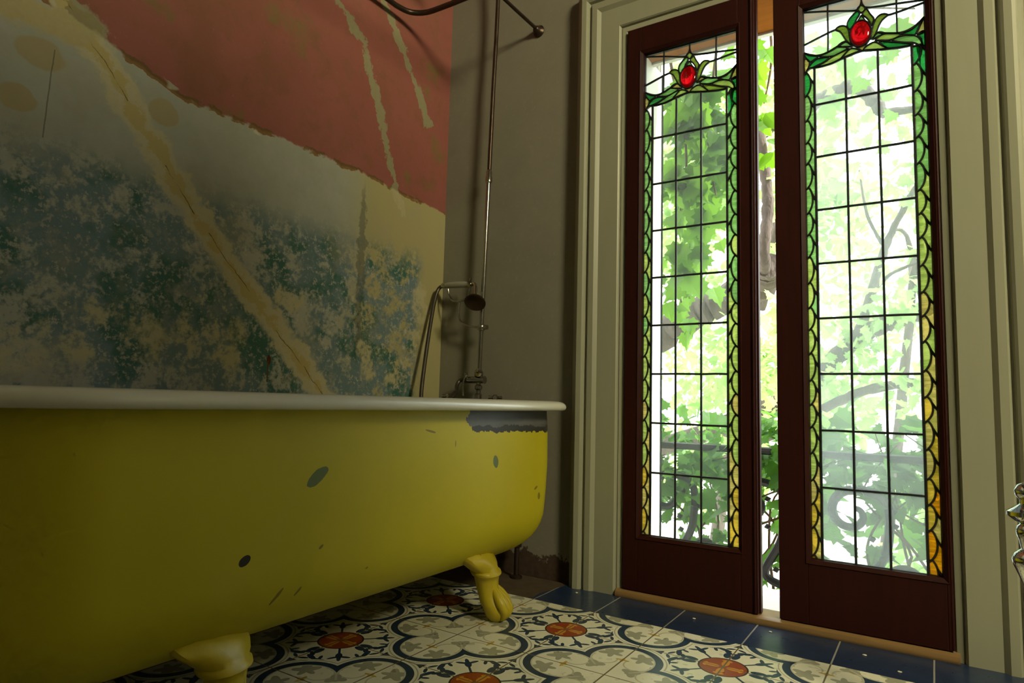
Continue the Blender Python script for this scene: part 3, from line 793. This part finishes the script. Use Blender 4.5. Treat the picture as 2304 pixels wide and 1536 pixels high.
def hang(bm, pos, size, shape=LEAF, droop=.8):
    nrm = Vector((random.uniform(-.7, .7), -1+random.uniform(-.3, .6), random.uniform(-.2, .9)))
    up = Vector((random.uniform(-.7, .7), random.uniform(-.4, .4), -droop+random.uniform(-.5, .5)))
    leaf(bm, Vector(pos), size, nrm, up, shape)

# vine hanging outside the left sash
V1 = thing('climbing_vine', 'broad leaved vine hanging outside from above, thickest behind the left sash', 'vine', (-.08, .50, -.17))
bm = bmesh.new()
stems = [[(-.10, .47, 2.35), (-.02, .48, 1.9), (.03, .5, 1.55), (-.02, .52, 1.2), (.01, .52, .95)], [(.2, .5, 2.3), (.14, .5, 1.9), (.10, .55, 1.6), (.13, .55, 1.4)],
         [(-.16, .40, -.17), (-.14, .42, .4), (-.15, .42, 1.0), (-.10, .45, 1.6), (-.06, .46, 2.3)], [(.30, .6, 2.3), (.33, .6, 1.95), (.30, .6, 1.75)], [(.1, .55, 2.25), (.45, .6, 2.1), (.8, .65, 2.0)]]
for s in stems: tube(bm, catmull(s, 6), [.008, .005, .003], 8)
obj('stem', bm, M['vinewood'], V1, smooth=True)
bm = bmesh.new()
for _ in range(95): hang(bm, (random.gauss(.055, .055), random.uniform(.42, .66), random.uniform(1.42, 1.86)), random.uniform(.06, .15))
for _ in range(40): hang(bm, (random.gauss(.06, .05), random.uniform(.42, .6), random.uniform(1.22, 1.5)), random.uniform(.06, .12))
for _ in range(38): hang(bm, (random.gauss(.045, .05), random.uniform(.42, .62), random.uniform(1.02, 1.25)), random.uniform(.06, .12))
for _ in range(9): hang(bm, (random.gauss(.0, .03), random.uniform(.42, .5), random.uniform(.86, 1.0)), random.uniform(.05, .09))
for _ in range(34): hang(bm, (random.uniform(.10, .34), random.uniform(.5, .66), random.uniform(1.50, 2.0)), random.uniform(.06, .12))
for _ in range(22): hang(bm, (random.uniform(.5, .85), random.uniform(.5, .8), random.uniform(1.66, 2.0)), random.uniform(.06, .12))
for _ in range(9): hang(bm, (random.uniform(.24, .36), random.uniform(.5, .65), random.uniform(1.50, 1.86)), random.uniform(.07, .11), OVAL)
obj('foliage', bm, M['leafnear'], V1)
# creeper over the railing
V2 = thing('railing_creeper', 'dense green creeper tumbling over the black iron railing outside', 'creeper', (.45, .72, -.17))
bm = bmesh.new()
for i in range(16):
    x0 = random.uniform(-.5, 1.2)
    p = [(x0, .70, -.10), (x0+random.uniform(-.2, .2), .72+random.uniform(-.05, .08), .1), (x0+random.uniform(-.3, .3), .70+random.uniform(-.05, .08), .28), (x0+random.uniform(-.5, .5), .72, .42+random.uniform(-.05, .1))]
    tube(bm, catmull(p, 6), [.006, .004, .0015], 6)
obj('stem', bm, M['vinewood'], V2, smooth=True)
bm = bmesh.new()
for _ in range(980):
    x = random.uniform(-.65, 1.2); z = random.triangular(.08, .62, .40)
    if random.random() < .15: z = random.uniform(-.15, .2)
    nrm = Vector((random.uniform(-.8, .8), random.uniform(-1, .4), random.uniform(.0, 1.2))); up = Vector((random.uniform(-1, 1), random.uniform(-.5, .5), random.uniform(-1, .3)))
    leaf(bm, Vector((x, random.uniform(.60, .88), z)), random.triangular(.035, .13, .06), nrm, up)
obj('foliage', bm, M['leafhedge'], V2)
# wrought iron railing
RL = thing('iron_railing', 'black wrought iron balcony railing with curled scrolls', 'railing', (.45, .66, -.17))
bm = bmesh.new(); tube(bm, [(-1.2, .64, .425), (2.4, .64, .425)], .014, 8); obj('top_rail', bm, M['iron'], RL, smooth=True)
bm = bmesh.new(); tube(bm, [(-1.2, .64, -.10), (2.4, .64, -.10)], .012, 8); obj('bottom_rail', bm, M['iron'], RL, smooth=True)
def spiral(cx, cz, r, turns, a0, hand):
    pts = []
    N = int(26*turns)
    for i in range(N+1):
        t = i/N; a = a0 + hand*t*turns*2*PI; q = r*(1-t*.78)
        pts.append((cx+q*math.cos(a), .64, cz+q*math.sin(a)))
    return pts
for i in range(9):
    cx = -.75+i*.33
    bm = bmesh.new()
    tube(bm, spiral(cx, .23, .080, .95, PI*.5, 1), [.016, .014, .009], 8)
    tube(bm, spiral(cx+.14, .02, .075, .95, -PI*.5, 1), [.016, .014, .009], 8)
    tube(bm, catmull([(cx, .64, .315), (cx+.10, .64, .28), (cx+.10, .64, .12), (cx+.04, .64, -.02), (cx+.14, .64, -.06)], 6), .015, 8)
    for q in range(6): lathe(bm, [(.002, -.012), (.012, 0), (.002, .012)], (cx+.10+random.uniform(-.05, .03), .64, .25-q*.05), (1, 0, .3), 6)
    obj('scroll', bm, M['iron'], RL, smooth=True)
for xx in (-.95, .98, 1.6): 
    bm = bmesh.new(); box(bm, xx-.012, xx+.012, .628, .652, -.17, .44); obj('post', bm, M['iron'], RL)

# leaning tree just beyond the balcony
def branch(bm, pts, r0, r1, k=.0):
    P = catmull(pts, 7); n = len(P)
    tube(bm, [p+rv(r0*.10) for p in P], [(r0+(r1-r0)*i/(n-1))*random.uniform(.88, 1.14) for i in range(n)], 12)
TR = thing('garden_tree', 'leaning tree with thick bare limbs behind the right sash', 'tree', (-2.6, 2.2, -3.3))
bm = bmesh.new()
limbs = [([(-2.6, 2.2, -3.3), (-2.4, 2.2, -1.2), (-1.9, 2.2, .3), (-1.03, 2.2, .93), (-.71, 2.2, 1.05), (-.47, 2.2, 1.17), (-.25, 2.2, 1.27), (-.02, 2.0, 1.30), (.08, 1.75, 1.37)], .13, .075),
         ([(.02, 1.9, 1.30), (.07, 1.7, 1.34), (.09, 1.6, 1.42), (.11, 1.6, 1.63), (.10, 1.6, 1.80), (.06, 1.6, 2.1)], .028, .030),
         ([(-1.9, 2.4, .1), (-.8, 2.6, .3), (.04, 2.6, .66), (.23, 2.6, .84), (.43, 2.6, 1.03), (.60, 2.6, 1.12), (.78, 2.6, 1.18), (1.1, 2.6, 1.42)], .075, .035),
         ([(.43, 2.6, 1.03), (.51, 2.6, 1.30), (.59, 2.6, 1.58), (.69, 2.6, 1.81), (.85, 2.6, 2.1)], .032, .014),
         ([(-.05, 2.0, 2.2), (.16, 2.0, 2.29), (.33, 2.0, 2.35), (.49, 2.0, 2.38), (.59, 2.0, 2.27), (.62, 2.0, 2.19)], .045, .03),
         ([(.61, 2.0, 2.20), (.78, 2.0, 2.185), (1.1, 2.0, 2.17)], .022, .018),
         ([(-.5, 2.45, .25), (.07, 2.4, .47), (.30, 2.4, .615), (.49, 2.4, .70), (.75, 2.4, .75), (1.1, 2.4, .72)], .035, .022),
         ([(.51, 2.6, 1.30), (.62, 2.6, 1.42), (.80, 2.6, 1.50), (1.0, 2.6, 1.66)], .012, .006), ([(.59, 2.6, 1.58), (.50, 2.6, 1.8), (.46, 2.6, 2.1)], .012, .006)]
for p, a, b in limbs: branch(bm, p, a, b)
obj('trunk', bm, M['bark'], TR, smooth=True)
bm = bmesh.new()
def cluster(bm, c, n, spread, s0, s1, shape=LEAF):
    for _ in range(n):
        p = Vector(c)+Vector((random.gauss(0, spread), random.gauss(0, spread), random.gauss(0, spread*.8)))
        leaf(bm, p, random.uniform(s0, s1), rv()+Vector((0, -.3, .4)), rv(), shape)
for c, n, s in (((.35, 2.2, 2.45), 150, .22), ((.9, 2.3, 2.35), 110, .25), ((-.5, 2.2, 1.95), 150, .2), ((.85, 2.7, 1.95), 70, .12), ((-.8, 2.3, 1.75), 90, .18), ((.62, 2.5, 1.22), 60, .13), ((-.15, 1.9, 2.0), 120, .22),
                ((.3, 2.5, .78), 90, .14), ((-.5, 2.7, .75), 90, .16), ((.75, 2.4, .72), 110, .16), ((.16, 1.9, 1.75), 40, .12), ((.1, 1.7, .95), 70, .16), ((-.1, 2.0, .6), 110, .2), ((.45, 2.6, 1.02), 50, .1)):
    cluster(bm, c, n, s, .05, .11)
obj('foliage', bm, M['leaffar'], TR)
# trees further back across the courtyard
for i, (cx, cy, cz, R, n, lab) in enumerate(((-.95, 6.4, 2.6, 1.15, 2600, 'pale sunlit tree across the courtyard seen in the gap between the sashes'), (.75, 9.6, 3.0, 1.35, 900, 'sparse pale tree far behind the right sash'),
                                    (1.15, 6.3, -.9, .85, 900, 'low pale bush far behind the right sash, below the tree limbs'), (-4.0, 9.0, 3.0, 2.0, 2600, 'sunlit tree far behind the left sash'))):
    t = thing('courtyard_tree', lab, 'tree', (cx, cy, -3.3))
    bm = bmesh.new(); branch(bm, [(cx-.75, cy, -3.3), (cx-.6, cy, -1.6), (cx-.1, cy, cz)], .13, .05)
    for q in range(6):
        e = Vector((cx, cy, cz))+rv(R*.6); branch(bm, [(cx, cy, cz-R*.7), tuple((Vector((cx, cy, cz))+e)/2+Vector((0, 0, .1))), tuple(e)], .05, .015)
    obj('trunk', bm, M['bark'], t, smooth=True)
    bm = bmesh.new()
    cs = [Vector((cx, cy, cz))+Vector((random.uniform(-R, R)*.85, random.uniform(-R, R)*.8, random.uniform(-R, R)*(1.9 if cz > 0 else .7))) for _ in range(44)]
    for _ in range(n):
        p = random.choice(cs)+rv(R*.25)
        leaf(bm, p, random.uniform(.10, .22), rv()+Vector((0, -.2, .5)), rv(), OVAL)
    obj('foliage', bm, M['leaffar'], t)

# ------------------------------------------------------------------ unseen things added to shape the room light
bm = bmesh.new(); box(bm, .10, 1.30, -2.7, -1.12, 0, .012)  # unseen dark mat, added to soak up floor bounce near the bath
tag(obj('bounce_damper_mat', bm, simple('bounce_damper_dark', (.03, .025, .02), .95, nscale=200, bs=.8), bevel=.004), 'dark mat added out of view to soak up light bounced off the tiles', 'mat')
bm = bmesh.new(); box(bm, 1.93, 5.5, -3.5, -.25, 0, .010); box(bm, 1.34, 1.93, -1.36, -.25, 0, .010)  # unseen dark rug, added so the lit floor bounces less light
tag(obj('bounce_damper_rug', bm, simple('bounce_damper_brown', (.035, .028, .020), .95, nscale=150, bs=.8)), 'large dark brown rug added out of view on the right to cut light bounced off the floor', 'rug')
CB = thing('lamp_blocker', 'tall cupboard shape added out of view to block lamp light from the left of the bath', 'cupboard', (1.68, -1.85, 0))  # unseen box added to shade the bath's left end from the lamp
HC = 2.18  # blocker height, sets how far up the left wall its shade reaches
bm = bmesh.new(); box(bm, 1.42, 1.90, -2.35, -1.40, .06, HC-.03); box(bm, 1.44, 1.88, -2.33, -1.42, 0, .06); box(bm, 1.40, 1.92, -2.37, -1.38, HC-.03, HC); obj('body', bm, M['backwall'], CB, bevel=.004)
for a, b in ((-2.33, -1.88), (-1.87, -1.42)):
    bm = bmesh.new(); box(bm, 1.90, 1.92, a, b, .08, HC-.05); obj('door', bm, M['backwall'], CB, bevel=.004)
LX, LY, LZ = 3.0, -1.9, 2.6  # added lamp in place of an unknown source on the right
PL = thing('added_room_lamp', 'round lantern added out of view, standing in for the unseen light from the right', 'lamp', (LX, LY, LZ))
bm = bmesh.new(); lathe(bm, [(.05, .695), (.05, .67), (.006, .66), (.006, .37), (.04, .36), (.045, .33)], (LX, LY, LZ)); obj('stem', bm, M['darkmetal'], PL, smooth=True)
bm = bmesh.new(); lathe(bm, [(.05, .40), (.25, .385), (.50, .30), (.56, .24), (.55, .235), (.49, .29), (.24, .37), (.05, .385)], (LX, LY, LZ), seg=32); obj('spill_blocker', bm, simple('spill_blocker_dark', (.02, .02, .02), .8), PL, smooth=True)  # dark canopy added to keep lamp light off the ceiling
g = G('added_lamp_glow'); e = g.n('ShaderNodeEmission'); e.inputs[0].default_value = (1, .90, .55, 1); e.inputs[1].default_value = LAMP
bm = bmesh.new(); lathe(bm, [(.35*math.sin(PI*k/12), -.35*math.cos(PI*k/12)) for k in range(1, 12)], (LX, LY, LZ), seg=24); obj('globe', bm, g.done(e), PL, smooth=True, angle=180)
# ------------------------------------------------------------------ light
w = bpy.data.worlds.new('sky'); SC.world = w; w.use_nodes = True
nt = w.node_tree; nt.nodes.clear()
o = nt.nodes.new('ShaderNodeOutputWorld'); b = nt.nodes.new('ShaderNodeBackground')
tc = nt.nodes.new('ShaderNodeTexCoord'); sp = nt.nodes.new('ShaderNodeSeparateXYZ'); cr = nt.nodes.new('ShaderNodeValToRGB')
nt.links.new(tc.outputs['Generated'], sp.inputs[0]); mr = nt.nodes.new('ShaderNodeMapRange'); mr.inputs[1].default_value = -1
nt.links.new(sp.outputs[2], mr.inputs[0]); nt.links.new(mr.outputs[0], cr.inputs[0])
cr.color_ramp.elements[0].position = .45; cr.color_ramp.elements[0].color = (.75, .75, .68, 1)
cr.color_ramp.elements[1].position = .62; cr.color_ramp.elements[1].color = (.93, .98, 1, 1)
nt.links.new(cr.outputs[0], b.inputs[0]); b.inputs[1].default_value = 6.0
nt.links.new(b.outputs[0], o.inputs[0])
sl = bpy.data.lights.new('sun', 'SUN'); sl.energy = 12; sl.angle = math.radians(1.5); sl.color = (1, .95, .84)
so = bpy.data.objects.new('sun', sl); COL.objects.link(so)
d = Vector((.72, .10, .80)); so.rotation_euler = d.to_track_quat('Z', 'Y').to_euler(); so.location = (6, 2, 8)

# ------------------------------------------------------------------ camera
yaw, pitch, roll, foc = .577, .0919, .0265, 1459.14
F = Vector((-math.sin(yaw)*math.cos(pitch), math.cos(yaw)*math.cos(pitch), math.sin(pitch)))
R = Vector((math.cos(yaw), math.sin(yaw), 0)); U = R.cross(F)
R2 = R*math.cos(roll)+U*math.sin(roll); U2 = -R*math.sin(roll)+U*math.cos(roll)
cam = bpy.data.cameras.new('camera'); cam.sensor_width = 36; cam.lens = foc/2304*36; cam.clip_start = .02
co = bpy.data.objects.new('camera', cam); COL.objects.link(co)
m = Matrix((R2, U2, -F)).transposed().to_4x4(); m.translation = (.8161, -1.925, .5841); co.matrix_world = m
SC.camera = co
SC.view_settings.view_transform = 'Standard'; SC.view_settings.look = 'None'; SC.view_settings.gamma = 1; SC.view_settings.use_curve_mapping = False
SC.view_settings.exposure = 0.0
SC.cycles.max_bounces = 5; SC.cycles.diffuse_bounces = 3; SC.cycles.transparent_max_bounces = 8; SC.cycles.transmission_bounces = 5; SC.cycles.glossy_bounces = 2
SC.cycles.use_adaptive_sampling = True; SC.cycles.adaptive_threshold = .06; SC.cycles.adaptive_min_samples = 16
SC.cycles.use_denoising = True; SC.cycles.sample_clamp_indirect = 6
